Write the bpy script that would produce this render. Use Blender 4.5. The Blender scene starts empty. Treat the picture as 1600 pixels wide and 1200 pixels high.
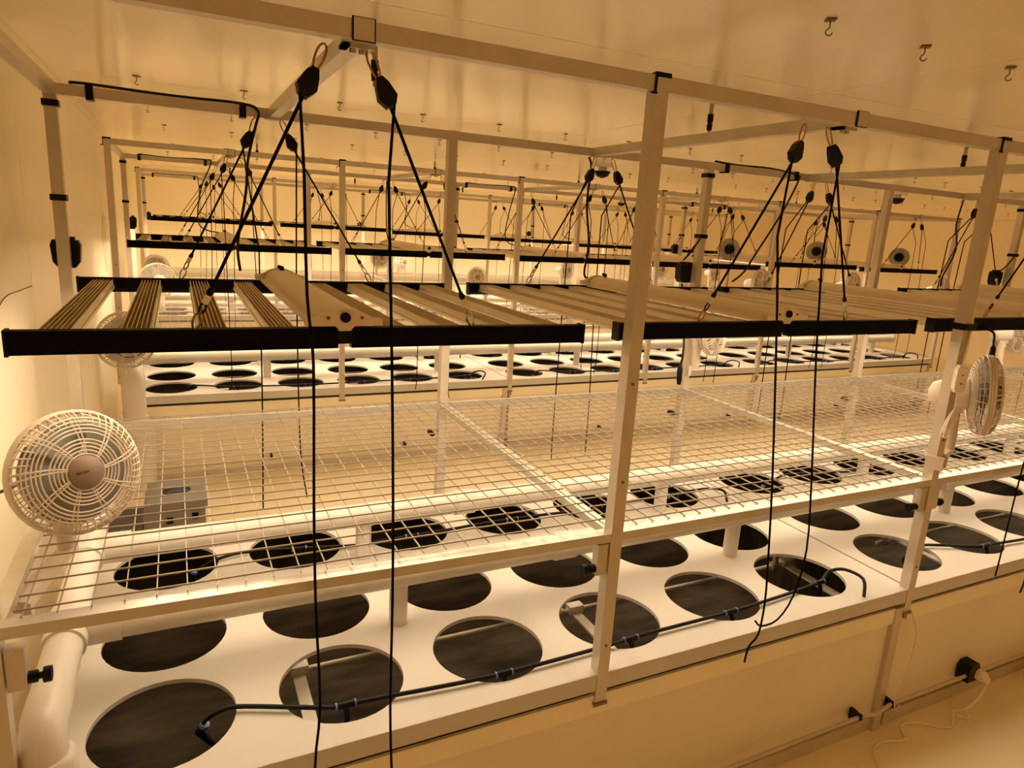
import bpy, math, random
from mathutils import Vector, Matrix
random.seed(7)
PI = math.pi
sc = bpy.context.scene
C = sc.collection

# ------------------------------------------------------------------ camera, world, exposure
cam_d = bpy.data.cameras.new('camera')
cam_d.sensor_width = 36.0
cam_d.lens = 1063.86 / 1600 * 36.0
cam_d.clip_start = 0.02
cam_d.clip_end = 60
cam = bpy.data.objects.new('camera', cam_d)
C.objects.link(cam)
cam.location = (0.2922, -1.2714, 1.6401)
cam.rotation_euler = (1.34113, -0.05894, -0.44672)
sc.camera = cam
world = bpy.data.worlds.new('world')
sc.world = world
world.use_nodes = True
world.node_tree.nodes['Background'].inputs[0].default_value = (0.6, 0.42, 0.22, 1)
world.node_tree.nodes['Background'].inputs[1].default_value = 0.02
sc.view_settings.view_transform = 'Standard'
sc.view_settings.look = 'None'
sc.view_settings.gamma = 1.0
sc.view_settings.use_curve_mapping = False
sc.view_settings.exposure = 0.72
LED_POWER = 9.0
LED_COLOR = (1.0, 0.76, 0.50)
sc.cycles.max_bounces = 20
sc.cycles.diffuse_bounces = 18
sc.cycles.use_denoising = True
sc.cycles.sample_clamp_indirect = 6.0

# ------------------------------------------------------------------ materials
def mat(name, col, rough=0.5, metal=0.0, spec=0.5, var=0.06, scale=3.0, bump=0.0, bscale=60.0, coat=0.0, stretch=None):
    m = bpy.data.materials.new(name)
    m.use_nodes = True
    nt = m.node_tree
    b = nt.nodes['Principled BSDF']
    b.inputs['Roughness'].default_value = rough
    b.inputs['Metallic'].default_value = metal
    b.inputs['Specular IOR Level'].default_value = spec
    b.inputs['Coat Weight'].default_value = coat
    tc = nt.nodes.new('ShaderNodeTexCoord')
    mp = nt.nodes.new('ShaderNodeMapping')
    if stretch: mp.inputs['Scale'].default_value = stretch
    nt.links.new(tc.outputs['Object'], mp.inputs['Vector'])
    n = nt.nodes.new('ShaderNodeTexNoise')
    n.inputs['Scale'].default_value = scale
    n.inputs['Detail'].default_value = 4
    nt.links.new(mp.outputs[0], n.inputs['Vector'])
    r = nt.nodes.new('ShaderNodeValToRGB')
    r.color_ramp.elements[0].position = 0.3
    r.color_ramp.elements[1].position = 0.7
    r.color_ramp.elements[0].color = (*[c * (1 - var) for c in col], 1)
    r.color_ramp.elements[1].color = (*[min(1, c * (1 + var * 0.6)) for c in col], 1)
    nt.links.new(n.outputs['Fac'], r.inputs[0])
    nt.links.new(r.outputs[0], b.inputs['Base Color'])
    if bump:
        n2 = nt.nodes.new('ShaderNodeTexNoise')
        n2.inputs['Scale'].default_value = bscale
        nt.links.new(mp.outputs[0], n2.inputs['Vector'])
        bp = nt.nodes.new('ShaderNodeBump')
        bp.inputs['Strength'].default_value = bump
        bp.inputs['Distance'].default_value = 0.01
        nt.links.new(n2.outputs['Fac'], bp.inputs['Height'])
        nt.links.new(bp.outputs[0], b.inputs['Normal'])
    return m

def emit(name, col, power):
    m = bpy.data.materials.new(name)
    m.use_nodes = True
    nt = m.node_tree
    nt.nodes.clear()
    o = nt.nodes.new('ShaderNodeOutputMaterial')
    e = nt.nodes.new('ShaderNodeEmission')
    e.inputs[0].default_value = (*col, 1)
    e.inputs[1].default_value = power
    nt.links.new(e.outputs[0], o.inputs[0])
    return m

M_CEIL = mat('ceiling_panel_paint', (0.95, 0.86, 0.64), 0.16, spec=0.7, var=0.05, scale=1.2, bump=0.16, bscale=2.5)
M_WALL = mat('wall_panel_paint', (0.95, 0.87, 0.67), 0.30, spec=0.6, var=0.03, scale=1.0, bump=0.08, bscale=3.0)
M_FARW = mat('far_wall_paint', (0.96, 0.90, 0.72), 0.55, var=0.03, scale=0.8)
M_FLOOR = mat('floor_epoxy', (0.91, 0.82, 0.60), 0.35, var=0.07, scale=1.6, bump=0.05, bscale=20)
M_STEEL = mat('rack_tube_paint', (0.62, 0.55, 0.45), 0.32, metal=0.35, var=0.06, scale=12)
M_CROSS = mat('galvanised_tube', (0.62, 0.58, 0.50), 0.30, metal=0.6, var=0.08, scale=20)
M_LID = mat('lid_white_plastic', (0.62, 0.595, 0.55), 0.38, var=0.03, scale=4)
M_TANK = mat('tank_cream_plastic', (0.84, 0.77, 0.62), 0.45, var=0.04, scale=3)
M_LIP = mat('tank_lip_lit_plastic', (0.95, 0.87, 0.66), 0.4, var=0.04)  # tank plastic made paler, the light on the lip put into its colour
M_LINER = mat('tank_liner', (0.055, 0.040, 0.024), 0.6, spec=0.15, var=0.6, scale=6, stretch=(1, 3, 1))
M_PVC = mat('pvc_pipe', (0.72, 0.68, 0.61), 0.28, var=0.02)
M_PVCG = mat('thin_pvc', (0.62, 0.56, 0.46), 0.35, var=0.05)
M_WIRE = mat('trellis_wire', (0.40, 0.34, 0.26), 0.38, metal=0.3, var=0.05, scale=40)
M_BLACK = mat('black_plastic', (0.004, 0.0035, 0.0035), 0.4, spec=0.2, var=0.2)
M_ROPE = mat('black_braided_rope', (0.005, 0.003, 0.003), 0.8, spec=0.1, var=0.4, scale=300)
M_RUB = mat('black_rubber_cable', (0.006, 0.005, 0.005), 0.45, spec=0.25, var=0.2)
M_RAIL = mat('black_anodised_rail', (0.003, 0.002, 0.0018), 0.5, spec=0.08, var=0.2, scale=6)
M_ALU = mat('led_bar_aluminium', (0.74, 0.64, 0.46), 0.45, metal=0.3, var=0.06, scale=15, stretch=(1, 0.1, 1))
M_DRV = mat('driver_white_metal', (0.80, 0.70, 0.54), 0.38, var=0.03)
M_BRASS = mat('copper_hook_metal', (0.50, 0.27, 0.10), 0.3, metal=0.8, var=0.15, scale=60)
M_CHROME = mat('steel_clip', (0.62, 0.58, 0.52), 0.2, metal=1.0, var=0.1, scale=60)
M_FAN = mat('fan_white_plastic', (0.66, 0.57, 0.46), 0.35, var=0.03)
M_BLADE = mat('fan_blade_grey', (0.27, 0.265, 0.225), 0.35, var=0.04)
M_HUB = mat('fan_hub_plastic', (0.24, 0.165, 0.115), 0.4, var=0.03)
M_BLUE = mat('blue_fitting_ring', (0.16, 0.20, 0.60), 0.3, var=0.1)
M_CORD = mat('white_cord', (0.88, 0.80, 0.68), 0.45, var=0.05)
M_TOTE = mat('grey_tote_plastic', (0.23, 0.20, 0.17), 0.45, var=0.08)
M_DARKG = mat('dark_print_and_gap_shade', (0.05, 0.035, 0.02), 0.5)
M_SILV = mat('silver_print', (0.45, 0.38, 0.30), 0.5)
M_HOOK = mat('hook_metal', (0.20, 0.12, 0.05), 0.4, metal=0.5, var=0.1)
M_GREYD = mat('grey_translucent_guard', (0.42, 0.38, 0.30), 0.4)
M_LED = emit('led_strip_glow', LED_COLOR, LED_POWER)
M_LEDR = [emit('led_strip_glow_middle', LED_COLOR, LED_POWER * 1.15), emit('led_strip_glow_far', LED_COLOR, LED_POWER * 1.9)]

# ------------------------------------------------------------------ mesh helpers
class MB:
    def __init__(s): s.v = []; s.f = []; s.sm = []
    def add(s, vs, fs, smooth=False):
        o = len(s.v); s.v += [tuple(v) for v in vs]; s.f += [tuple(i + o for i in f) for f in fs]; s.sm += [smooth] * len(fs); return s
    def box(s, x0, x1, y0, y1, z0, z1, mtx=None):
        vs = [Vector(p) for p in ((x0,y0,z0),(x1,y0,z0),(x1,y1,z0),(x0,y1,z0),(x0,y0,z1),(x1,y0,z1),(x1,y1,z1),(x0,y1,z1))]
        if mtx: vs = [mtx @ v for v in vs]
        return s.add(vs, [(0,3,2,1),(4,5,6,7),(0,1,5,4),(1,2,6,5),(2,3,7,6),(3,0,4,7)])
    def tube(s, pts, r, n=6, closed=False, cap=True):
        pts = [Vector(p) for p in pts]
        m = len(pts); vs = []; prev = None
        for i, p in enumerate(pts):
            if closed: t = pts[(i + 1) % m] - pts[i - 1]
            elif i == 0: t = pts[1] - p
            elif i == m - 1: t = p - pts[-2]
            else: t = pts[i + 1] - pts[i - 1]
            t.normalize()
            if prev is None:
                a = Vector((0, 0, 1)) if abs(t.z) < 0.9 else Vector((1, 0, 0))
                u = t.cross(a).normalized()
            else:
                u = (prev - t * prev.dot(t)).normalized()
            prev = u; w = t.cross(u)
            rr = r[i] if isinstance(r, (list, tuple)) else r
            for k in range(n):
                an = 2 * PI * k / n
                vs.append(p + (u * math.cos(an) + w * math.sin(an)) * rr)
        fs = []
        for i in range(m if closed else m - 1):
            j = (i + 1) % m
            for k in range(n):
                l = (k + 1) % n
                fs.append((i * n + k, i * n + l, j * n + l, j * n + k))
        s.add(vs, fs, n > 5)
        if cap and not closed:
            s.add(vs[:n], [tuple(range(n - 1, -1, -1))]); s.add(vs[-n:], [tuple(range(n))])
        return s
    def cyl(s, p0, p1, r, n=16, r1=None): return s.tube([p0, p1], [r, r1 if r1 is not None else r], n)
    def prism(s, prof, axis, a0, a1, mtx=None):
        # prof: 2D points; axis 'x': prof=(y,z); 'y': prof=(x,z); 'z': prof=(x,y)
        def P(q, a):
            v = Vector({'x': (a, q[0], q[1]), 'y': (q[0], a, q[1]), 'z': (q[0], q[1], a)}[axis])
            return mtx @ v if mtx else v
        n = len(prof)
        vs = [P(q, a0) for q in prof] + [P(q, a1) for q in prof]
        fs = [(i, (i + 1) % n, n + (i + 1) % n, n + i) for i in range(n)]
        fs += [tuple(range(n - 1, -1, -1)), tuple(range(n, 2 * n))]
        return s.add(vs, fs)
    def build(s, name, m, parent=None, loc=None, bevel=0):
        me = bpy.data.meshes.new(name)
        me.from_pydata(s.v, [], s.f)
        me.polygons.foreach_set('use_smooth', s.sm)
        me.materials.append(m)
        me.validate()
        import bmesh
        bm = bmesh.new(); bm.from_mesh(me)
        bmesh.ops.recalc_face_normals(bm, faces=bm.faces)
        bm.to_mesh(me); bm.free()
        return link(name, me, parent, loc)

def link(name, me, parent=None, loc=None, rot=None):
    o = bpy.data.objects.new(name, me)
    C.objects.link(o)
    if parent: o.parent = parent
    if loc is not None: o.location = loc
    if rot is not None: o.rotation_euler = rot
    return o
def tag(o, label, cat, group=None, kind=None):
    o['label'] = label; o['category'] = cat
    if group: o['group'] = group
    if kind: o['kind'] = kind
    return o
def thing(name, label, cat, loc=(0, 0, 0), rz=0, group=None):
    o = bpy.data.objects.new(name, None); C.objects.link(o)
    o.location = loc; o.rotation_euler = (0, 0, rz); o.empty_display_size = 0.05
    return tag(o, label, cat, group)
def struct(o): o['kind'] = 'structure'; return o
def dup(root, loc=None, rz=None, label=None, group=None):
    r = root.copy(); C.objects.link(r)
    if loc is not None: r.location = loc
    if rz is not None: r.rotation_euler = (0, 0, rz)
    if label: r['label'] = label
    if group: r['group'] = group
    for ch in list(root.children):
        c = ch.copy(); C.objects.link(c); c.parent = r
        for g in list(ch.children):
            d = g.copy(); C.objects.link(d); d.parent = c
    return r
def smooth_path(pts, k=4):
    pts = [Vector(p) for p in pts]; out = []
    n = len(pts)
    for i in range(n - 1):
        p0 = pts[max(i - 1, 0)]; p1 = pts[i]; p2 = pts[i + 1]; p3 = pts[min(i + 2, n - 1)]
        for j in range(k):
            t = j / k
            out.append(0.5 * ((2 * p1) + (p2 - p0) * t + (2 * p0 - 5 * p1 + 4 * p2 - p3) * t * t + (3 * p1 - p0 - 3 * p2 + p3) * t ** 3))
    out.append(pts[-1]); return out

ORD = ['first', 'second', 'third', 'fourth', 'fifth', 'sixth', 'seventh', 'eighth', 'ninth', 'tenth']
ROWN = ['nearest row', 'middle row', 'farthest row']
ROWY = [0.0, 3.116, 6.407]
W = 1.217; L = 1.22; NZ = 0.915; TZ = 1.945; LIDZ = 0.5385; CZ = 2.115
XW = -0.13; XR = 11.0; YB = -2.5; YF = 8.9

# ------------------------------------------------------------------ room
struct(MB().box(XW, XR, YB, YF, -0.05, 0).build('floor', M_FLOOR))
ceil = struct(MB().box(XW, XR, YB, YF, CZ + 0.02, CZ + 0.06).build('ceiling', M_CEIL))
xs = [XW, 2.2, 4.55, 6.9, 9.2, XR]; ys = [YB, -0.9, 0.42, 2.02, 3.67, 5.3, 6.95, YF]
for a in range(len(xs) - 1):
    for b in range(len(ys) - 1):
        MB().box(xs[a] + .0015, xs[a + 1] - .0015, ys[b] + .0015, ys[b + 1] - .0015, CZ, CZ + 0.02).build('ceiling_panel', M_CEIL, ceil)
wl = struct(MB().box(XW - 0.06, XW - 0.012, YB, YF, 0, CZ + 0.02).build('wall_left', M_WALL))
yy = [YB, -1.2, 0.1, 1.35, 2.6, 3.85, 5.1, 6.35, 7.6, YF]
for a in range(len(yy) - 1):
    MB().box(XW - 0.012, XW, yy[a] + .0015, yy[a + 1] - .0015, 0.0, CZ).build('wall_panel', M_WALL, wl)
MB().tube(smooth_path([(XW + .001, 0.80, 1.335), (XW + .001, 0.95, 1.372), (XW + .001, 1.15, 1.368), (XW + .001, 1.34, 1.362)]), 0.0014, 4).build('scratch', M_HOOK, wl)
struct(MB().box(XW, XR, YF, YF + 0.05, 0, CZ).build('wall_far', M_FARW))
struct(MB().box(XR, XR + 0.05, YB, YF, 0, CZ).build('wall_right', M_FARW))
struct(MB().box(XW, XR, YB - 0.05, YB, 0, CZ).build('wall_near', M_WALL))
struct(MB().box(XW, XW + 0.012, YB, YF, CZ - 0.03, CZ - 0.001).build('trim_1', M_WALL))

# ------------------------------------------------------------------ ceiling hooks
def hook_proto():
    t = thing('ceiling_hook', 'x', 'hook')
    MB().box(-.011, .011, -.011, .011, -.004, 0).build('plate', M_HOOK, t)
    pts = [(0, 0, -.003), (0, 0, -.018)] + [(-0.007 * math.sin(a), 0, -.027 + 0.007 * math.cos(a)) for a in [0.3 + i * (4.2 / 8) for i in range(9)]]
    MB().tube(pts, 0.0016, 5).build('hook', M_HOOK, t)
    return t
hp = hook_proto(); used = False
HROWS = [(-.10, 3, 8, 'over the near edge of the nearest row', 0.42), (1.95, 0, 22, 'over the near side of the first aisle', 0.18), (2.83, 0, 24, 'over the far side of the first aisle', 0.19),
         (3.72, 0, 24, 'over the middle row', 0.25), (5.15, 0, 22, 'over the near side of the second aisle', 0.3), (6.12, 0, 22, 'over the far side of the second aisle', 0.25)]
for (y, i0, i1, wh, x0) in HROWS:
    for i in range(i0, i1):
        x = x0 + 0.3895 * i if y > 0 else 1.59 + .336 * (i - 3)
        lab = 'small metal ceiling hook ' + wh + ', ' + (ORD[i - i0] + ' from the left' if i - i0 < 10 else str(i - i0 + 1) + 'th from the left')
        z = -.45 + random.uniform(-.5, .5)
        if not used: hp.location = (x, y, CZ); hp.rotation_euler = (0, 0, z); hp['label'] = lab; hp['group'] = 'hooks on the ceiling'; used = True
        else: dup(hp, (x, y + random.uniform(-.03, .03), CZ), z, lab, 'hooks on the ceiling')

# hanging connectors from the ceiling
def conn_proto():
    t = thing('hanging_connector', 'x', 'connector', group='connectors hanging from the ceiling')
    MB().cyl((0, 0, 0), (0, 0, -.045), .008, 10).build('stem', M_SILV, t)
    MB().tube([(0, 0, -.045), (0, 0, -.07), (0, 0, -.075), (0, 0, -.08), (0, 0, -.1)], [.011, .011, .007, .011, .009], 10).build('body', M_BLACK, t)
    MB().cyl((0, 0, -.1), (0, 0, -.115), .005, 8).build('tip', M_BRASS, t)
    return t
cp = conn_proto(); used = False
for r, (y, n) in enumerate([(0.79, 5), (4.39, 6), (7.3, 6)]):
    for i in range(n):
        lab = f'black connector with brass tip hanging from ceiling over the {ROWN[r]}, {ORD[i]} from the left'
        loc = (0.86 + 1.4 * i if r else [0.82, 2.05, 3.55, 4.9, 6.2][i], y, CZ)
        if not used: cp.location = loc; cp['label'] = lab; used = True
        else: dup(cp, loc, 0, lab)

# smoke detectors
sd = thing('smoke_detector', 'white ceiling smoke detector with dark dome over the first aisle, nearer the left wall', 'smoke detector', (3.15, 3.2, CZ), group='smoke detectors')
MB().cyl((0, 0, 0), (0, 0, -.02), .075, 24).build('base', M_PVC, sd)
MB().tube([(0, 0, -.02), (0, 0, -.05)], [.03, .03], 12).build('cage', M_PVC, sd)
MB().tube([(0, 0, -.05), (0, 0, -.055), (0, 0, -.085), (0, 0, -.1)], [.06, .06, .045, .01], 20).build('dome', M_BLACK, sd)
dup(sd, (6.0, 2.86, CZ), 0, 'white ceiling smoke detector with dark dome behind a rack post, further right')
dup(sd, (6.45, 7.75, CZ), 0, 'small smoke detector with dark dome on the ceiling far back over the farthest row')

# ------------------------------------------------------------------ racks
T = 0.0165
def sq_post(x, y, z0, z1, name, m, p, w=T): return MB().box(x - w, x + w, y - w, y + w, z0, z1).build(name, m, p)
PX = [-0.02] + [L * i for i in range(1, 7)]
FY = -0.008
for r, y0 in enumerate(ROWY):
    t = thing('rack_frame', f'cream square tube steel rack frame standing around the {["nearest", "middle", "farthest"][r]} row of grow tanks', 'rack', (0, y0, 0), group='rack frames')
    for i, x in enumerate(PX):
        sq_post(x, FY, 0.455, 1.962, 'post', M_STEEL, t)
        sq_post(x, W, 0.0, 1.962, 'post', M_STEEL, t)
        MB().box(x - T - .002, x + T + .002, FY - T - .003, FY + T, 1.957, 1.966).box(x - T - .004, x - T, FY - T - .003, FY - T + .004, 1.925, 1.966).box(x - T - .016, x - T, FY - T - .006, FY - T - .003, 1.922, 1.926).build('corner_bracket', M_BLACK, t)
        MB().box(x - .02, x + .02, FY - .02, FY + .02, 0.447, 0.456).build('foot_bracket', M_HUB, t)
        if i % 2 == 0:
            sq_post(x - (.0 if i == 0 else .035), -0.004, 0, 0.475, 'lower_leg', M_STEEL, t, 0.019)
        # net clamp sleeve with black knob
        for s in ((1,) if i == 0 else (-1,) if i % 2 else (-1, 1)):
            xx = x + s * .033
            MB().box(xx - .014, xx + .014, FY - .012, FY + .012, 0.82, 0.90).build('clamp_sleeve', M_STEEL, t)
            k = MB(); px_ = xx + .014 * s
            k.cyl((px_, FY, .835), (px_ + s * .014, FY, .835), .011, 10).cyl((px_ + s * .014, FY, .835), (px_ + s * .022, FY, .835), .006, 8).cyl((px_ + s * .022, FY, .835), (px_ + s * .034, FY, .835), .014, 8)
            k.build('clamp_knob', M_BLACK, t)
            MB().cyl((xx, W + .012, .80), (xx, W + .04, .80), .014, 8).build('clamp_knob', M_BLACK, t)
        # screws on the post
        sm = MB()
        for z in (0.62, 1.06, 1.30):
            sm.cyl((x, FY - T, z), (x, FY - T - .002, z), .004, 6)
        o = sm.build('screws', M_HOOK, t); o['kind'] = 'stuff'
    # long beams
    for nm, y, z, m in (('top_beam', FY, TZ, M_STEEL), ('top_beam', W, TZ, M_STEEL), ('net_rail', FY, NZ - .002, M_CROSS), ('net_rail', W, NZ - .002, M_CROSS)):
        for i in range(6):
            b = MB().box(PX[i] + T, PX[i + 1] - T, y - .0155, y + .0155, z - .0155 if nm != 'net_rail' else z - .0065, z + .0155)
            if r == 0 and i == 0 and nm == 'net_rail' and y < .5: b.v = [(X_, Y_, Z_ + .016 * max(0, 1 - max(0, X_ - .3) / .9)) for X_, Y_, Z_ in b.v]
            b.build(nm, m, t)
    for i, x in enumerate(PX):
        MB().box(x - .0155, x + .0155, FY + T, W - T, NZ - .0085, NZ + .0135).build('cross_rail', M_CROSS, t)
        if i in (0, 6): MB().box(x - .0155, x + .0155, FY + T, W - T, TZ - .0155, TZ + .0155).build('end_beam', M_STEEL, t)
    for i in range(6):
        cx = 0.592 + L * i + (.02 if i else 0)
        MB().box(cx - .0155, cx + .0155, FY + .0155, W - .0155, TZ - .0155, TZ + .0155).build('hanging_beam', M_CROSS, t)
        MB().box(cx - .02, cx + .02, FY - .019, FY - .0155, TZ - .019, TZ + .019).build('joint_plate', M_BLACK, t)
        MB().box(cx - .0175, cx + .0175, FY - .0205, FY - .0188, TZ - .0175, TZ + .0175).build('joint_face', M_STEEL, t)
        MB().box(cx - .028, cx + .028, FY + .016, FY + .05, TZ - .022, TZ - .0156).box(cx - .028, cx - .0156, FY + .016, FY + .05, TZ - .022, TZ + .015).build('angle_bracket', M_CROSS, t)
        b = MB()
        for dx in (-.008, .008): b.cyl((cx + dx, FY + .03, TZ - .022), (cx + dx, FY + .03, TZ - .030), .006, 8)
        b.build('bolt', M_CHROME, t)
        MB().box(cx - .028, cx + .028, W - .05, W - .016, TZ - .022, TZ - .0156).build('angle_bracket', M_CROSS, t)

# trellis panels
def wire_grid():
    b = MB(); n = 24; s = 1.17 / 23; h = .0010
    for i in range(n):
        x = .025 + i * s
        b.box(x - h, x + h, .0, 1.21, .0, .0032)
        y = .02 + i * s
        b.box(.01, 1.21, y - h, y + h, .0032, .0064)
    return b
gm = None
for r, y0 in enumerate(ROWY[:3]):
    for i in range(6):
        t = thing('trellis_panel', f'white wire grid panel lying over the {ORD[i]} bay from the left wall, {ROWN[r]}', 'wire panel', (L * i, y0, NZ + (.029 if r == i == 0 else .0145)), group='wire trellis panels')
        if gm is None: o = wire_grid().build('wire_grid', M_WIRE, t); gm = o.data; o['kind'] = 'stuff'
        else: o = link('wire_grid', gm, t); o['kind'] = 'stuff'

# ------------------------------------------------------------------ tanks and lids
HX, HPX, HR = 0.2173, 0.3867, 0.147
HY = [0.185, 0.524, 0.921]
LX0, LX1, LY0, LY1 = 0.008, 2.437, -0.021, 1.193
def lid_mesh():
    b = MB(); th = 0.011
    xb = [LX0] + [HX + HPX * (i + .5) for i in range(5)] + [LX1]
    yb = [LY0, 0.357, 0.722, LY1]
    for i in range(6):
        for j in range(3):
            cx, cy = HX + HPX * i, HY[j]
            x0, x1, y0, y1 = xb[i], xb[i + 1], yb[j], yb[j + 1]
            ang = [2 * PI * k / 40 for k in range(40)] + [math.atan2(y - cy, x - cx) % (2 * PI) for x in (x0, x1) for y in (y0, y1)]
            ang.sort(); n = len(ang); top = []; ci = []
            for a in ang:
                c, s = math.cos(a), math.sin(a); tt = 1e9
                if c > 1e-9: tt = min(tt, (x1 - cx) / c)
                if c < -1e-9: tt = min(tt, (x0 - cx) / c)
                if s > 1e-9: tt = min(tt, (y1 - cy) / s)
                if s < -1e-9: tt = min(tt, (y0 - cy) / s)
                top.append((cx + c * tt, cy + s * tt)); ci.append((cx + c * HR, cy + s * HR))
            vs = [(x, y, 0) for x, y in top] + [(x, y, 0) for x, y in ci] + [(x, y, -th) for x, y in ci] + [(x, y, -th) for x, y in top]
            fs = []
            for k in range(n):
                l = (k + 1) % n
                fs += [(k, l, n + l, n + k), (n + k, n + l, 2 * n + l, 2 * n + k), (2 * n + k, 2 * n + l, 3 * n + l, 3 * n + k)]
            b.add(vs, fs)
    return b
def lid_build(t):
    o = lid_mesh().build('top_sheet', M_LID, t)
    b = MB(); z0 = -.048
    b.box(LX0, LX1, LY0 - .001, LY0 + .008, z0, -.0005).box(LX0, LX1, LY1 - .008, LY1 + .001, z0, -.0005)
    b.box(LX0 - .001, LX0 + .008, LY0, LY1, z0, -.0005).box(LX1 - .008, LX1 + .001, LY0, LY1, z0, -.0005)
    b.build('rim', M_LID, t)
def tank_build(t):
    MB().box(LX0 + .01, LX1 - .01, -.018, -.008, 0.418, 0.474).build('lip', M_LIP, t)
    MB().box(LX0 + .01, LX1 - .01, .002, .008, 0.470, 0.4895).build('gap_shade_strip', M_DARKG, t)  # dark strip standing in for the shade in the open gap
    MB().box(LX0 + .005, LX1 - .005, -.006, 0.006, 0.055, 0.418).build('front_panel', M_TANK, t)
    MB().box(LX0 + .005, LX1 - .005, W - .037, W - .025, 0.055, 0.487).build('back_panel', M_TANK, t)
    MB().box(LX0 + .005, LX0 + .015, .006, W - .037, 0.055, 0.487).build('end_panel', M_TANK, t)
    MB().box(LX1 - .015, LX1 - .005, .006, W - .037, 0.055, 0.487).build('end_panel', M_TANK, t)
    MB().box(LX0 + .005, LX1 - .005, -.012, 0.02, 0.0, 0.05).build('base_rail', M_STEEL, t)
    MB().box(LX0 + .016, LX1 - .016, .012, W - .04, 0.27, 0.285).build('tank_floor', M_LINER, t)
    b = MB()
    b.box(LX0 + .016, LX1 - .016, .0075, .0115, .285, .478).box(LX0 + .016, LX1 - .016, W - .0415, W - .0375, .285, .478)
    b.box(LX0 + .0155, LX0 + .0195, .012, W - .042, .285, .478).box(LX1 - .0195, LX1 - .0155, .012, W - .042, .285, .478)
    b.build('liner', M_LINER, t)
    # spray manifold
    for y in (.392, .80):
        MB().cyl((LX0 + .40, y, .445), (LX1 - .1, y, .445), .0072, 10).build('spray_pipe', M_PVCG, t)
    for x in (0.50, 1.36, 2.30):
        b = MB(); m = Matrix.Translation((x + .03, .2, .437)) @ Matrix.Rotation(-.0, 4, 'Z')
        b.box(-.016, .016, -.185, .185, -.004, .004, m); b.build('brace_board', M_PVC, t)
        MB().box(x + .005, x + .055, .375, .405, .438, .465).build('pipe_clamp', M_PVC, t)
        MB().tube([(x - .05, .392, .445), (x - .03, .392, .445), (x - .03, .392, .445), (x - .01, .392, .445)], [.016, .016, .012, .012], 8).cyl((x - .03, .392, .455), (x - .03, .392, .485), .008, 8).build('valve', M_SILV, t)
lid0 = tank0 = None
for r, y0 in enumerate(ROWY):
    for k in range(3):
        loc = (2.44 * k, y0, 0)
        ll = f'white tank lid with eighteen round holes, {ORD[k]} from the left wall, {ROWN[r]}'
        tl = f'cream grow tank with dark inside, {ORD[k]} from the left wall, {ROWN[r]}'
        if lid0 is None:
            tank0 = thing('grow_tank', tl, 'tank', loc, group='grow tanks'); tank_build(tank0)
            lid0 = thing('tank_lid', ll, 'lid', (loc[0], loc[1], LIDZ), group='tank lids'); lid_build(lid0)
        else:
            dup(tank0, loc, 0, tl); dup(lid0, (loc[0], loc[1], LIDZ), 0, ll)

# ------------------------------------------------------------------ pvc pipes above the lids
PZ = LIDZ + 0.150
for r, y0 in enumerate(ROWY[:3]):
    for j, y in enumerate((.38, .785)):
        t = thing('drain_pipe', f'thick white pipe running above the lids, {["near", "far"][j]} side of the {ROWN[r]}', 'pipe', (0, y0 + y, 0), group='long white pipes over the lids')
        xe = 7.17 if r == 1 else 7.2
        MB().cyl((.066, 0, PZ), (xe, 0, PZ), .0375, 20).build('pipe', M_PVC, t)
        for x in ((.10, 1.32, 3.2, 5.6) if j == 0 else (.10, 1.15, 3.6, 6.0)):
            MB().cyl((x - .035, 0, PZ), (x + .035, 0, PZ), .0425, 20).build('coupling', M_PVC, t)
        MB().cyl((xe - .01, 0, PZ), (xe + .03, 0, PZ), .045, 20).build('end_cap', M_PVC, t)
        for i in range(6):
            x = .80 + L * i
            MB().cyl((x, 0, LIDZ), (x, 0, PZ - .02), .0255, 18).build('support_leg', M_PVC, t)
    t = thing('manifold_pipe', f'fat white cross pipe with a front elbow at the wall end of the {ROWN[r]}', 'pipe', (.028, y0, 0), group='manifold pipes')
    MB().cyl((0, .09, PZ), (0, 1.10, PZ), .038, 24).build('pipe', M_PVC, t)
    for y in (.38, .785): MB().cyl((0, y - .07, PZ), (0, y + .07, PZ), .044, 24).cyl((.0, y, PZ), (.06, y, PZ), .042, 20).build('tee', M_PVC, t)
    if r == 0:
        MB().tube([(0, .13, PZ), (0, .065, PZ), (.001, .04, PZ - .010), (.002, .025, PZ - .030), (.002, .020, PZ - .05)], .0395, 24).build('elbow', M_PVC, t)
        MB().tube([(.002, .020, PZ - .036), (.002, .020, PZ - .042), (.002, .020, PZ - .085)], [.042, .052, .052], 28).build('collar', M_PVC, t)
        MB().cyl((.002, .020, PZ - .08), (.002, .020, 0.30), .042, 24).build('downpipe', M_PVC, t)
    else:
        MB().tube([(0, .11, PZ), (0, .0, PZ), (0, -.05, PZ - .012), (0, -.085, PZ - .035), (0, -.09, PZ - .08)], [.049, .055, .060, .062, .062], 24).build('elbow', M_PVC, t)
        MB().cyl((0, -.09, PZ - .07), (0, -.09, PZ - .26), .062, 24).build('downpipe', M_PVC, t)
        MB().tube([(0, -.09, PZ - .25), (.01, -.09, PZ - .30), (.03, -.09, PZ - .36), (.03, -.09, 0)], [.066, .07, .07, .06], 24).build('collar', M_PVC, t)

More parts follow.
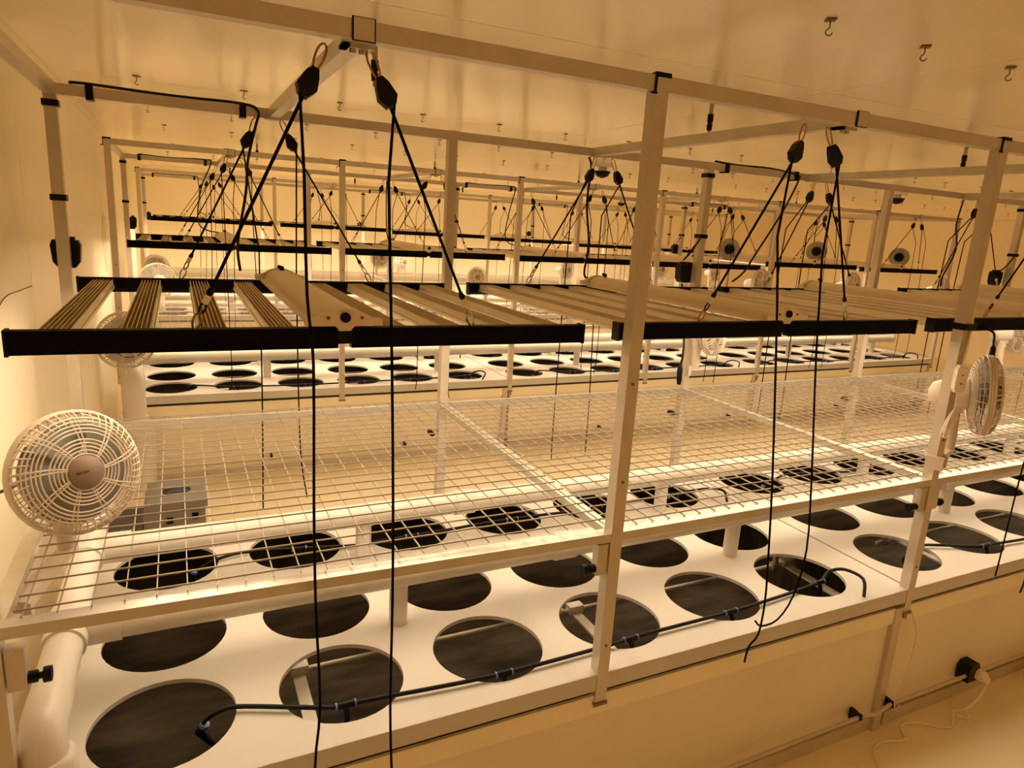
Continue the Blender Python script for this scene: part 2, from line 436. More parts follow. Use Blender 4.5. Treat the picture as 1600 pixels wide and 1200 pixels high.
# ------------------------------------------------------------------ irrigation lines
def drip_build(t, ys, rear=False):
    z = .012
    if not rear:
        pts = [(.285, .19, -.05), (.30, .18, -.015), (.333, .165, z), (.378, .160, z), (.56, .085, z), (.62, .082, z), (.955, .055, z), (1.332, .061, z), (1.40, .067, z), (1.717, .07, z), (1.84, .076, z), (2.134, .102, z), (2.21, .12, z + .02), (2.25, .092, z + .035), (2.262, .03, z + .03), (2.225, -.008, z - .005)]
        tees = [(.59, .083), (.976, .054), (1.366, .064), (1.735, .071), (2.15, .105)]
    else:
        pts = [(.28, .92, -.05), (.32, .91, -.015), (.37, .90, z), (.47, .915, z), (.755, .855, z), (.844, .852, z), (1.128, .863, z), (1.26, .872, z), (1.514, .871, z), (1.638, .865, z), (1.894, .875, z), (2.03, .88, z), (2.2, .85, z + .02), (2.29, .82, z + .035), (2.36, .79, z + .03), (2.345, .745, z)]
        tees = [(.61, .885), (.99, .858), (1.39, .872), (1.77, .87), (2.15, .862)]
    MB().tube(smooth_path(pts, 4), .0055, 7).build('hose', M_RUB, t)
    for x, y in tees:
        MB().cyl((x - .022, y, z), (x + .022, y, z), .008, 8).tube([(x, y, z), (x, y - .012, z - .02), (x, y - .014, z - .045)], [.008, .006, .008], 8).build('tee_fitting', M_BLACK, t)
        MB().cyl((x - .0235, y, z), (x - .020, y, z), .0088, 8).cyl((x + .020, y, z), (x + .0235, y, z), .0088, 8).build('ring', M_SILV if rear else M_BLUE, t)
    p = Vector(pts[0])
    MB().tube([p + Vector((.012, -.008, .022)), p, p + Vector((.012, .002, -.02)), p + Vector((.05, -.03, -.05))], [.0085, .010, .008, .005], 8).build('elbow_fitting', M_BLACK, t)
    MB().tube([p + Vector((.013, -.0085, .024)), p + Vector((.010, -.007, .016))], [.0105, .0105], 10).build('ring', M_BLUE, t)
d0 = {}
for r, y0 in enumerate(ROWY[:3]):
    for k in range(3):
        for j in range(2):
            lab = f'black drip hose with tee fittings along the {["near", "far"][j]} holes of the {ORD[k]} lid, {ROWN[r]}'
            if j not in d0:
                t = thing('drip_hose', lab, 'hose', (2.44 * k, y0, LIDZ), group='drip hoses on the lids'); drip_build(t, 0, j == 1); d0[j] = t
            else: dup(d0[j], (2.44 * k, y0, LIDZ), 0, lab)

# ------------------------------------------------------------------ LED fixtures
def fixture_proto():
    t = thing('led_grow_light', 'x', 'grow light', group='hanging LED grow lights')
    for sy in (-1, 1):
        for sx in (-1, 1):
            a, b = sorted((sx * .014, sx * .568)); c, d = sorted((sy * .480, sy * .503))
            MB().box(a, b, c, d, 0, .041).box(a - .0, b + .0, c - .001, d + .001, .038, .042).build('frame_rail', M_RAIL, t)
            e, f = sorted((sx * .568, sx * .574))
            MB().box(e, f, c - .003, d + .003, -.002, .044).build('end_cap', M_BLACK, t)
        c, d = sorted((sy * .478, sy * .497))
        MB().box(-.016, .016, c, d, .008, .034).build('hinge', M_BLACK, t)
    prof = [(-.028, .012), (.028, .012), (.028, .020)]
    nf = 7; w = .056
    for i in range(nf):
        c = .028 - w * (i + .5) / nf
        prof += [(c + .0016, .020), (c + .0011, .038), (c - .0011, .038), (c - .0016, .020)]
    prof += [(-.028, .020)]
    barm = None
    for dx in (-.505, -.378, -.246, -.118, .118, .246, .378, .505):
        if barm is None:
            o = MB().prism(prof, 'y', -.480, .480).build('led_bar', M_ALU, t, (dx, 0, 0)); barm = o.data
            s = MB().box(-.020, .020, -.465, .465, .0112, .0118).build('led_strip', M_LED, o); sm = s.data
        else:
            o = link('led_bar', barm, t, (dx, 0, 0)); s = link('led_strip', sm, o)
    dome = [(-.062, .046), (-.050, .046)] + [(-.048 * math.cos(a), .050 + .030 * math.sin(a)) for a in [PI * k / 12 for k in range(13)]] + [(.050, .046), (.062, .046), (.062, .058 - .02), (-.062, .038)]
    MB().prism(dome, 'y', -.483, .477).build('driver_housing', M_DRV, t)
    MB().tube([(0, .44, .076), (0, .44, .088), (-.012, .445, .092)], [.008, .008, .005], 8).build('cable_gland', M_BLACK, t)
    pl = [(-.078, .046), (-.078, .060), (-.062, .061), (-.046, .068), (-.026, .079), (0, .084), (.026, .079), (.046, .068), (.062, .061), (.078, .060), (.078, .046), (.020, .046), (.012, .036), (-.012, .036), (-.020, .046)]
    for sy in (-1, 1):
        a, b = sorted((sy * .484, sy * .504))
        o = MB().prism(pl, 'y', a, b).build('driver_end_plate', M_DRV, t)
        MB().cyl((0, sy * .504, .064), (0, sy * .510, .064), .0105, 16).build('socket', M_BLACK, o)
        MB().cyl((-.034, sy * .504, .063), (-.034, sy * .507, .063), .0035, 8).build('screw', M_HOOK, o)
        MB().cyl((.034, sy * .504, .063), (.034, sy * .507, .063), .0035, 8).build('screw', M_HOOK, o)
    return t
FIX = {0: [(.593, 0, 1.373), (1.838, 0, 1.377), (3.07, 0, 1.381), (4.31, 0, 1.393), (5.52, 0, 1.395)],
       1: [(.607, 0, 1.386), (1.835, 0, 1.388), (3.09, 0, 1.385), (4.31, 0, 1.380), (5.54, 0, 1.415), (6.76, 0, 1.402)],
       2: [(.635, 0, 1.474), (1.866, 0, 1.474), (3.09, 0, 1.455), (4.32, 0, 1.436), (5.57, 0, 1.412), (6.79, 0, 1.402)]}
fx0 = fixture_proto(); used = False; FIXO = {}
for r in range(3):
    for i, (x, rz, z) in enumerate(FIX[r]):
        lab = f'black-railed LED grow light, {ORD[i]} from the left wall, {ROWN[r]}'
        loc = (x, ROWY[r] + .62, z)
        if not used: fx0.location = loc; fx0.rotation_euler = (0, 0, rz); fx0['label'] = lab; used = True; o = fx0
        else: o = dup(fx0, loc, rz, lab)
        FIXO[(r, i)] = o
        if r:                                   # farther rows get boosted strips, added light for the far wall
            for c in o.children:
                for g in c.children:
                    if g.name.startswith('led_strip'):
                        g.material_slots[0].link = 'OBJECT'; g.material_slots[0].material = M_LEDR[r - 1]

# ------------------------------------------------------------------ rope ratchets
bodyp = [(-.006, .026), (.006, .026), (.013, .014), (.019, -.012), (.010, -.026), (-.007, -.028), (-.017, -.010), (-.012, .012)]
body_me = loop_me = clip_me = None
def carab(p0, p1, w, r, b=None, seg=5):
    # elongated loop from p0 to p1
    b = b or MB(); p0 = Vector(p0); p1 = Vector(p1); d = (p1 - p0); ln = d.length; d.normalize()
    u = d.cross(Vector((0, 1, 0)))
    u = u.normalized() if u.length > .1 else Vector((1, 0, 0))
    pts = []
    for k in range(16):
        a = 2 * PI * k / 16
        ww = w * (0.65 + 0.35 * (math.cos(a) * .5 + .5))
        pts.append(p0 + d * (ln * (.5 - .5 * math.cos(a))) + u * (math.sin(a) * ww))
    b.tube(pts, r, seg, closed=True); return b
def ratchet(r, i, side, lr, hook, pul, low, tail, lod):
    """hook, pulley centre, fixture hook point, tail points: all world"""
    H = Vector(hook)
    wh = {0: 'near', 1: 'far'}[side]; wl_ = {0: 'left', 1: 'right'}[lr]
    lab = f'black rope ratchet, {wl_} one at the {wh} side of the {ORD[i]} grow light, {ROWN[r]}'
    t = thing('rope_ratchet', lab, 'ratchet', hook, group='rope ratchets holding the grow lights')
    P = Vector(pul) - H; Lw = Vector(low) - H
    tl = [Vector(q) - H for q in tail]
    axis = (Vector((0, 0, 0)) - P).normalized()
    carab((0, 0, .004), P + axis * .022, .0095, .0022).build('carabiner', M_BRASS, t)
    # body oriented with its long axis
    zx = axis; yx = Vector((0, 1, 0)); xx = yx.cross(zx).normalized(); yx = zx.cross(xx)
    m = Matrix((xx, yx, zx)).transposed().to_4x4(); m.translation = P
    pr = [(x if lr else -x, z) for x, z in bodyp]
    MB().prism([(a, c) for a, c in pr], 'y', -.009, .009, m).build('ratchet_body', M_BLACK, t)
    foot = P - axis * .022
    lowtop = Lw + (foot - Lw).normalized() * .075
    MB().tube([foot, lowtop], .0031, 6).tube([P - axis * .02 + Vector((-.009 if lr == 0 else .009, -.004, .004))] + tl, .0028, 6).build('rope', M_ROPE, t)
    d = (foot - Lw).normalized()
    MB().tube([lowtop + d * .012, lowtop, lowtop - d * .006], [.003, .007, .006], 6).build('rope_stop', M_BLACK, t)
    MB().tube([lowtop - d * .006, lowtop - d * .024], .0065, 6).build('crimp', M_TANK, t)
    b = carab(Lw + d * .052, Lw + d * .028, .006, .002, None, 5)
    b.build('chain_link', M_BLACK if lr == 0 else M_CHROME, t)
    carab(Lw + d * .030, Lw - Vector((0, 0, .004)), .009, .0022).build('snap_hook', M_BRASS if side == 0 and lr == 0 else M_CHROME, t)
TAILS = {
 (0, 0, 0, 0): [(.488, -.05, 1.70), (.490, -.055, 1.50), (.499, -.06, 1.38), (.498, -.06, 1.10), (.500, -.06, .90), (.507, -.06, .68), (.496, -.06, .53), (.503, -.06, .34)],
 (0, 0, 0, 1): [(.632, -.05, 1.70), (.641, -.06, 1.386), (.649, -.06, 1.1), (.652, -.06, .88), (.652, -.06, .64), (.658, -.06, .477), (.668, -.06, .36)],
 (0, 1, 0, 0): [(1.578, -.05, 1.65), (1.60, -.06, 1.483), (1.672, -.06, 1.045), (1.707, -.06, .781), (1.719, -.06, .661), (1.714, -.06, .562), (1.684, -.06, .529), (1.676, -.06, .48)],
 (0, 1, 0, 1): [(1.739, -.05, 1.611), (1.764, -.06, 1.351), (1.824, -.06, 1.01), (1.852, -.06, .795), (1.830, -.06, .659), (1.781, -.06, .592), (1.72, -.06, .585), (1.693, -.06, .607)],
 (0, 0, 1, 0): [(.547, 1.285, 1.5), (.546, 1.29, .97), (.539, 1.29, .53)],
 (0, 0, 1, 1): [(.671, 1.285, 1.4), (.675, 1.29, .916), (.684, 1.3, .7), (.702, 1.29, .56)],
}
for r in range(3):
    for i, (fx, rz, fz) in enumerate(FIX[r]):
        for side in (0, 1):
            for lr in (0, 1):
                s = -1 if lr == 0 else 1
                base = fx + (-.018 if i == 0 and r == 0 else 0)
                bx = 0.592 + L * i + (.02 if i else 0)
                if r == 0 and i == 1: base = 1.74 if side == 0 else 1.86
                if r == 0 and i == 2: base = 2.97 if side == 0 else 3.10
                if r == 0 and i == 3: base = 4.25 if side == 0 else 4.4
                y = ROWY[r] + (.03 if side == 0 else W - .04)
                hk = (base + s * .038, y, TZ - .024)
                sway = random.uniform(-.012, .012) if r else 0
                pu = (base + s * .066 + sway, y - .01, TZ - .084 - random.uniform(0, .010))
                yl = ROWY[r] + (.130 if side == 0 else 1.112)
                dyr = math.sin(rz) * s * .27
                lo = ((1.812 if (r, i) == (0, 1) else fx if i or r else .596) + s * (.283 if side == 0 else .300), yl + dyr, fz + .046)
                key = (r, i, side, lr)
                if key in TAILS: tl = TAILS[key]
                else:
                    yt = ROWY[r] + (-.055 if side == 0 else W + .07)
                    zb = random.uniform(.42, .62) if side == 0 else random.uniform(.5, .8)
                    x0 = pu[0] + s * .01; dxx = random.uniform(-.03, .03)
                    tl = [(x0, yt + (.01 if side == 0 else -.01), 1.70), (x0 + dxx * .4, yt, 1.3), (x0 + dxx, yt, .9), (x0 + dxx * 1.1, yt, zb + .08), (x0 + dxx * 1.1 + random.uniform(-.02, .02), yt, zb)]
                ratchet(r, i, side, lr, hk, pu, lo, smooth_path(tl, 3), r)

# ------------------------------------------------------------------ power cords on the far beams
def cord(pts, rad, name, lab, cat, m=M_RUB, ties=(), group=None):
    t = thing(name, lab, cat, pts[0], group=group)
    P0 = Vector(pts[0])
    MB().tube([p - P0 for p in smooth_path(pts, 4)], rad, 7).build('cable', m, t)
    for q in ties:
        q = Vector(q) - P0
        MB().box(q.x - .010, q.x + .010, q.y - .022, q.y + .022, q.z - .022, q.z + .020).build('cable_tie', M_BLACK, t)
    return t
def cord_on(root, pts, rad, name='power_cord', m=M_RUB, ties=()):
    inv = (Matrix.Translation(root.location) @ Matrix.Rotation(root.rotation_euler.z, 4, 'Z')).inverted()
    o = MB().tube([inv @ p for p in smooth_path(pts, 4)], rad, 7).build(name, m, root)
    for q in ties:
        q = Vector(q)
        b = MB().box(q.x - .010, q.x + .010, q.y - .022, q.y + .022, q.z - .022, q.z + .020)
        b.v = [tuple(inv @ Vector(v)) for v in b.v]
        b.build('cable_tie', M_BLACK, o)
    return o, inv
cordpts = {
 0: [(.03, 1.205, 1.966), (.08, 1.205, 1.968), (.3, 1.205, 1.964), (.50, 1.205, 1.966), (.545, 1.185, 1.945), (.535, 1.17, 1.90), (.508, 1.165, 1.79), (.499, 1.16, 1.69), (.470, 1.16, 1.53), (.474, 1.15, 1.44)],
 1: [(1.80, 1.195, 1.922), (1.805, 1.18, 1.88), (1.792, 1.17, 1.74), (1.813, 1.165, 1.585), (1.80, 1.16, 1.46), (1.815, 1.13, 1.445)],
 2: [(2.46, 1.205, 1.968), (2.6, 1.205, 1.963), (2.8, 1.205, 1.966), (2.96, 1.2, 1.95), (2.955, 1.18, 1.92), (2.864, 1.17, 1.762), (2.736, 1.165, 1.578), (2.672, 1.16, 1.49), (2.60, 1.15, 1.445)],
 3: [(4.25, 1.19, 1.925), (4.214, 1.18, 1.79), (4.238, 1.17, 1.65), (4.152, 1.16, 1.505), (4.135, 1.15, 1.445)]}
for i, p in cordpts.items():
    ties = {0: [(.08, W, 1.945), (.50, W, 1.945)], 2: [(2.53, W, 1.945), (2.96, W, 1.945)], 1: [], 3: []}[i]
    cord_on(FIXO[(0, i)], p, .0045, ties=ties)
for r in (1, 2):
    for i in (0, 1, 2, 4, 5):
        fz = FIX[r][i][2]; fx = FIX[r][i][0]; y = ROWY[r] + 1.205; xb = L * i
        dz = random.uniform(-.005, .006); w = random.uniform(-.06, .04)
        if i in (0, 2, 4):
            p = [(xb + .08, y, 1.966), (xb + .25, y, 1.963 + dz), (xb + .50, y, 1.966), (xb + .535, y - .02, 1.94), (xb + .52 + w, y - .05, 1.75), (xb + .5 + w, y - .05, fz + .12), (fx - .02, y - .07, fz + .068)]
            ties = [(xb + .08, ROWY[r] + W, 1.945), (xb + .50, ROWY[r] + W, 1.945)]
        else:
            p = [(fx - .01, y - .03, 1.925), (fx + w, y - .04, 1.75), (fx + w * .7, y - .05, fz + .15), (fx, y - .07, fz + .068)]; ties = []
        cord_on(FIXO[(r, i)], p, .0045, ties=ties)

# wall-side loops: black boxes on the far posts
def box_proto():
    t = thing('power_adapter', 'x', 'power adapter', group='black power adapters on the posts')
    pr = [(-.036, -.03), (-.022, -.048), (.022, -.048), (.036, -.03), (.04, .02), (.034, .036), (-.034, .036), (-.04, .02)]
    MB().prism(pr, 'y', -.02, .02).build('case', M_BLACK, t)
    MB().box(-.025, -.008, -.012, .012, .036, .046).box(.008, .025, -.012, .012, .036, .046).build('plug', M_RUB, t)
    return t
bp = box_proto(); used = False; ADP = {}
for r, i, x, z in ((0, 0, -.018, 1.478), (0, 2, 2.402, 1.475), (0, 4, 4.82, 1.50), (1, 0, -.0, 1.50), (1, 2, 2.41, 1.50), (1, 4, 4.85, 1.50), (2, 0, .0, 1.50), (2, 2, 2.42, 1.52), (2, 4, 4.86, 1.52)):
    lab = f'black power adapter strapped behind the {ORD[i]} far post from the left wall, {ROWN[r]}'
    loc = (x, ROWY[r] + W + .040, z)
    if not used: bp.location = loc; bp['label'] = lab; used = True; ADP[(r, i)] = bp
    else: ADP[(r, i)] = dup(bp, loc, 0, lab)
for r in range(3):
    for i in (0, 2, 4, 6):
        x = PX[i]; y = ROWY[r] + W
        for z in (1.905, 1.64):
            o = MB().box(x - .021, x + .021, y - .021, y + .021, z - .009, z + .009).cyl((x + .005, y - .02, z), (x + .005, y - .027, z), .009, 8).build('post_strap', M_BLACK)
            tag(o, f'black strap round the {ORD[i]} far post, {"upper" if z > 1.8 else "lower"} one, {ROWN[r]}', 'strap', 'straps on the far posts')
for r, i in ((0, 2), (0, 4), (1, 2), (1, 4)):
    x = PX[i]; y = ROWY[r] + W
    cord_on(ADP[(r, i)], [(x - .02, y - .02, 1.63), (x - .045, y + .0, 1.57), (x - .06, y + .03, 1.53)], .004, 'lead')
o, inv = cord_on(ADP[(0, 2)], [(2.385, 1.245, 1.42), (2.35, 1.17, 1.32), (2.316, 1.10, 1.15), (2.311, 1.10, 1.07)], .005, 'lead')
MB().tube([inv @ Vector(q) for q in ((2.311, 1.10, 1.07), (2.309, 1.10, 1.05), (2.312, 1.10, 1.0), (2.313, 1.10, .98))], [.006, .012, .012, .008], 8).build('plug', M_BLACK, o)

# ------------------------------------------------------------------ fans
def fan_build(t, pitch, detail=True):
    R = .125
    m = Matrix.Rotation(-pitch, 4, 'Y')
    def X(b): b.v = [tuple(m @ Vector(v)) for v in b.v]; return b
    def ring(b, x, rr, w, n=44): b.tube([(x, rr * math.cos(2 * PI * k / n), rr * math.sin(2 * PI * k / n)) for k in range(n)], w, 4, closed=True)
    prof = lambda q: .014 + .030 * math.sqrt(max(0, 1 - (q / R) ** 2.2))
    f = MB()
    for k in range(12):
        if k % 6 == 5: continue
        q = .037 + (R - .043) * k / 11
        ring(f, prof(q), q, .0018)
    for k in range(9):
        a0 = 2 * PI * k / 9
        for da in (-.05, .05):
            f.tube([(prof(q), q * math.cos(a0 + da + (q - .03) * 2.2), q * math.sin(a0 + da + (q - .03) * 2.2)) for q in (.034, .055, .075, .095, .112, R)], .0017, 4)
    for k in range(48):
        a = 2 * PI * k / 48
        f.tube([(prof(q), q * math.cos(a + (q - .1) * 2.2), q * math.sin(a + (q - .1) * 2.2)) for q in (.100, .112, .121, R)], .0016, 4)
    X(f).build('front_guard', M_FAN, t)
    f = MB()
    n = 48
    f.tube([(.010, R * math.cos(2 * PI * k / n), R * math.sin(2 * PI * k / n)) for k in range(n)], .0042, 6, closed=True)
    for x_ in (.003, -.004): f.tube([(x_, (R + .001) * math.cos(2 * PI * k / n), (R + .001) * math.sin(2 * PI * k / n)) for k in range(n)], .0036, 6, closed=True)
    X(f).build('guard_rim', M_FAN, t)
    f = MB()
    rp = lambda q: -.012 - .030 * math.sqrt(max(0, 1 - (q / R) ** 3))
    for k in range(9):
        q = .045 + (R - .047) * k / 8
        ring(f, rp(q), q, .0012)
    for k in range(36):
        a = 2 * PI * k / 36
        f.tube([(rp(q) if q < R else x, q * math.cos(a), q * math.sin(a)) for q, x in ((.044, 0), (.09, 0), (.115, 0), (.1249, 0), (R, .008))], .0012, 4)
    X(f).build('rear_guard', M_FAN, t)
    bm_ = None
    for k in range(5):
        b = MB(); a0 = 2 * PI * k / 5 + .3; vs = []
        for j in range(7):
            for i in range(5):
                q = .026 + .078 * i / 4
                wd = (.45 + .70 * math.sin(min(1, i / 4 + .1) * PI * .62))
                a = a0 + (j / 6 - .5) * wd * (1.25 if i > 0 else 1.6) + i * .06
                x = -.004 + (j / 6 - .5) * .022
                vs.append((x, q * math.cos(a), q * math.sin(a)))
        fs = [(j * 5 + i, j * 5 + i + 1, j * 5 + i + 6, j * 5 + i + 5) for j in range(6) for i in range(4)]
        n0 = len(vs)
        vs2 = vs + [(x - .0015, y, z) for x, y, z in vs]
        fs2 = fs + [tuple(i + n0 for i in reversed(f_)) for f_ in fs]
        b.add(vs2, fs2, True); X(b).build('blade', M_BLADE, t)
    X(MB().tube([(-.012, 0, 0), (.012, 0, 0), (.018, 0, 0)], [.028, .028, .022], 20)).build('blade_hub', M_BLADE, t)
    cap = X(MB().tube([(.036, 0, 0), (.044, 0, 0), (.048, 0, 0), (.0485, 0, 0)], [.035, .035, .032, .001], 32)).build('hub_cap', M_HUB, t)
    # logo on the hub cap
    fc = bpy.data.curves.new('logo', 'FONT'); fc.body = 'MAXI='; fc.size = .0085; fc.extrude = .0002; fc.align_x = 'RIGHT'; fc.offset = .0003
    fo = bpy.data.objects.new('tmp', fc); C.objects.link(fo)
    fc2 = bpy.data.curves.new('logo', 'FONT'); fc2.body = 'AIR'; fc2.size = .0075; fc2.extrude = .0002
    fo2 = bpy.data.objects.new('tmp2', fc2); C.objects.link(fo2)
    bpy.context.view_layer.update()
    dg = bpy.context.evaluated_depsgraph_get()
    for ob, mm, off in ((fo, M_DARKG, .004), (fo2, M_SILV, .006)):
        me = bpy.data.meshes.new_from_object(ob.evaluated_get(dg))
        mt = m @ Matrix.Translation((.0487, off, -.002)) @ Matrix.Rotation(PI / 2, 4, 'Z') @ Matrix.Rotation(PI / 2, 4, 'X')
        me.transform(mt); me.materials.clear(); me.materials.append(mm)
        link('logo', me, cap)
    bpy.data.objects.remove(fo); bpy.data.objects.remove(fo2)
    X(MB().tube([(-.036, 0, 0), (-.044, 0, 0), (-.05, 0, 0), (-.115, 0, -.003), (-.140, 0, -.004), (-.152, 0, -.004)], [.044, .052, .049, .045, .036, .014], 24)).build('motor_housing', M_FAN, t)
    X(MB().box(-.098, -.052, -.020, .020, -.062, -.030)).build('oscillator_housing', M_FAN, t)
    z0 = -.075
    b = MB().tube([(-.072, 0, z0 + .02), (-.072, 0, z0), (-.068, 0, -.155), (-.066, 0, -.195)], [.018, .020, .021, .018], 14)
    b.build('neck', M_FAN, t)
    MB().cyl((-.072, -.022, z0 - .006), (-.072, .022, z0 - .006), .015, 14).build('pivot_knob', M_FAN, t)
def fan_arm(t, dx, dy, h=-.195):
    """arm from the neck foot to the clamp at local offset"""
    a = Vector((-.066, 0, h)); c = Vector((dx, dy, h - .01)); d = (c - a); ln = d.length
    ang = math.atan2(d.y, d.x)
    m = Matrix.Translation(a) @ Matrix.Rotation(ang, 4, 'Z')
    MB().prism([(-.018, .006), (ln, .006), (ln, -.022), (ln * .5, -.012), (-.018, -.006)], 'y', -.016, .016, m).build('arm', M_FAN, t)
    m2 = Matrix.Translation(c) @ Matrix.Rotation(ang, 4, 'Z')
    MB().box(-.012, .0, -.024, .024, -.03, .012, m2).box(.034, .046, -.024, .024, -.03, .012, m2).box(-.012, .046, -.026, -.020, -.012, .008, m2).build('clamp', M_FAN, t)
fp = {}; FANS = []
fan_defs = [
 # x, y, z, yaw, pitch, clamp target (world x,y), label
 (.080, .310, 1.088, -57, 14, (-.02, .13), 'large white clip fan clamped at the left end of the nearest row'),
 (2.585, -.035, 1.200, -52, 6, (2.44, -.008), 'white clip fan seen side-on, clamped to the third near post, nearest row'),
 (.015, 2.93, .915, -66, 8, (-.02, 3.108), 'white clip fan by the wall on the near corner post of the middle row'),
 (.095, 6.26, 1.03, -70, 8, (-.02, 6.40), 'white clip fan by the wall on the near corner post of the farthest row'),
 (.15, 4.23, 1.10, 110, 4, (-.0, 4.333), 'clip fan seen from behind at the left end of the middle row, far side'),
 (2.50, 1.125, 1.232, -62, 4, (2.44, 1.217), 'white clip fan under the second grow light, third far post, nearest row'),
 (4.93, 1.12, 1.175, -35, 4, (4.88, 1.217), 'white clip fan on the fifth far post, nearest row'),
 (3.50, 6.33, 1.005, -88, 0, (3.66, 6.40), 'small far white clip fan on the fourth near post, farthest row'),
 (4.74, 6.33, 1.12, -60, 4, (4.88, 6.40), 'far clip fan on the fifth near post, farthest row'),
 (6.24, 6.35, 1.165, -80, 4, (6.10, 6.40), 'far clip fan on the sixth near post, farthest row'),
 (7.18, 6.33, 1.14, -70, 4, (7.32, 6.40), 'far clip fan on the seventh near post, farthest row'),
 (2.33, 6.35, 1.20, -70, 4, (2.44, 6.40), 'far clip fan on the third near post, farthest row'),
 (2.95, 7.55, 1.08, -60, 4, (2.44, 7.62), 'farthest clip fan, on the third far post of the farthest row'),
 (4.72, 3.04, 1.275, -75, 4, (4.88, 3.108), 'clip fan on the fifth near post, middle row'),
 (5.85, 3.04, 1.27, -75, 4, (6.10, 3.108), 'clip fan on the sixth near post, middle row'),
 (7.18, 3.04, 1.25, -75, 4, (7.32, 3.108), 'clip fan on the seventh near post, middle row'),
]
for (x, y, z, yaw, pitch, tgt, lab) in fan_defs:
    rz = math.radians(yaw)
    key = 14 if pitch == 14 else 4
    if key not in fp:
        t = thing('clip_fan', lab, 'fan', (x, y, z), rz, 'white clip fans'); fan_build(t, math.radians(key)); fp[key] = list(t.children)
    else:
        t = thing('clip_fan', lab, 'fan', (x, y, z), rz, 'white clip fans')
        for c in fp[key]:
            o = c.copy(); C.objects.link(o); o.parent = t
            for g in c.children: q = g.copy(); C.objects.link(q); q.parent = o
    FANS.append(t)
    if len(FANS) == 3: t.scale = (1.22,) * 3; t.location.z -= .01
    d = Vector((tgt[0] - x, tgt[1] - y)); d.rotate(Matrix.Rotation(-rz, 2))
    dl = d.normalized() * .03
    fan_arm(t, d.x - dl.x * .6, d.y - dl.y * .6)
cord_on(FANS[0], [(-.13 + .01, .05, 1.12), (-.10, .10, 1.10), (-.05, .2, 1.09), (-.01, .33, 1.07), (.01, .38, 1.05)], .0035, 'power_cord', M_HUB)

# cord and inline switch on the third near post
t, inv = cord_on(FANS[1], [(2.462, -.010, 1.93), (2.461, -.012, 1.6), (2.461, -.022, 1.46), (2.452, -.030, 1.38), (2.436, -.036, 1.30)], .0035, 'power_cord', M_CORD)
sw = [(-.017, -.03), (-.012, -.042), (.012, -.042), (.017, -.03), (.017, .03), (.012, .042), (-.012, .042), (-.017, .03)]
o = MB().prism(sw, 'y', -.009, .009, inv @ Matrix.Translation((2.434, -.038, 1.262)) @ Matrix.Rotation(math.radians(-25), 4, 'Z')).build('inline_switch', M_CORD, t)
b = MB()
for z in (1.275, 1.248): b.cyl(inv @ Vector((2.430, -.046, z)), inv @ Vector((2.429, -.0485, z)), .0025, 6)
q = b.build('screws', M_HOOK, t); q['kind'] = 'stuff'
lp = []
for k in range(72):
    a = k / 71 * 2 * PI * 4; e = .8 + .25 * math.sin(a * .37)
    lp.append(inv @ Vector((2.436 + e * (.018 * math.sin(a) + .020 * math.cos(a)) , -.036 - .005 * math.sin(a * .5), 1.125 + .050 * e * math.cos(a))))
MB().tube([inv @ Vector((2.434, -.038, 1.222)), inv @ Vector((2.438, -.038, 1.195))] + lp, .0022, 5).build('coiled_cord', M_CORD, t)
for z in (1.42, ):
    o = MB().box(2.44 - .021, 2.44 + .035, -.032, .012, z - .010, z + .010).cyl((2.425, -.032, z), (2.425, -.042, z), .010, 8).build('post_strap', M_BLACK)
    tag(o, 'black strap round the third near post beside the grow lights, nearest row', 'strap', 'straps on the far posts')
o, inv = cord_on(FIXO[(0, 2)], [(2.78, .116, 1.39), (2.765, .075, 1.38), (2.72, .045, 1.352), (2.69, .026, 1.340)], .004, 'lead')
MB().tube([inv @ Vector(q) for q in ((2.695, .03, 1.345), (2.688, .025, 1.338), (2.676, .018, 1.314), (2.674, .016, 1.308))], [.005, .009, .009, .005], 8).build('plug', M_BLACK, o)

# round circulators resting on the middle row lights
rc = thing('round_circulator', 'grey round circulator with black motor on the middle row lights, leftmost of three', 'fan', (4.88, 3.64, 1.540), math.radians(-112), group='round circulators on the middle lights')
MB().tube([(-.004, 0, 0), (.004, 0, 0), (.008, 0, 0)], [.098, .1, .09], 32).build('guard', M_GREYD, rc)
MB().tube([(.008, 0, 0), (.03, 0, 0), (.045, 0, 0)], [.048, .045, .03], 24).build('motor', M_BLACK, rc)
MB().box(-.012, .012, -.03, .03, -.104, -.088).build('foot', M_CHROME, rc)
dup(rc, (6.10, 3.71, 1.560), math.radians(-135), 'grey round circulator with black motor on the middle row lights, middle one of three')
dup(rc, (7.28, 3.64, 1.545), math.radians(-145), 'grey round circulator with black motor on the middle row lights, at the row end')

# round vent on the left wall
t = thing('wall_disc', 'round white vent cover on the left wall between the nearest and middle rows', 'disc', (XW, 3.93, 1.372))
b = MB()
for q in (.05, .08, .11, .14, .165): b.tube([(.008, q * math.cos(2 * PI * k / 32), q * math.sin(2 * PI * k / 32)) for k in range(32)], .0025, 4, closed=True)
b.build('inner_rings', M_WALL, t)  # concentric white rings raised on the wall
MB().tube([(.0, .175 * math.cos(2 * PI * k / 36), .175 * math.sin(2 * PI * k / 36)) for k in range(36)], .008, 6, closed=True).build('rim', M_WALL, t)

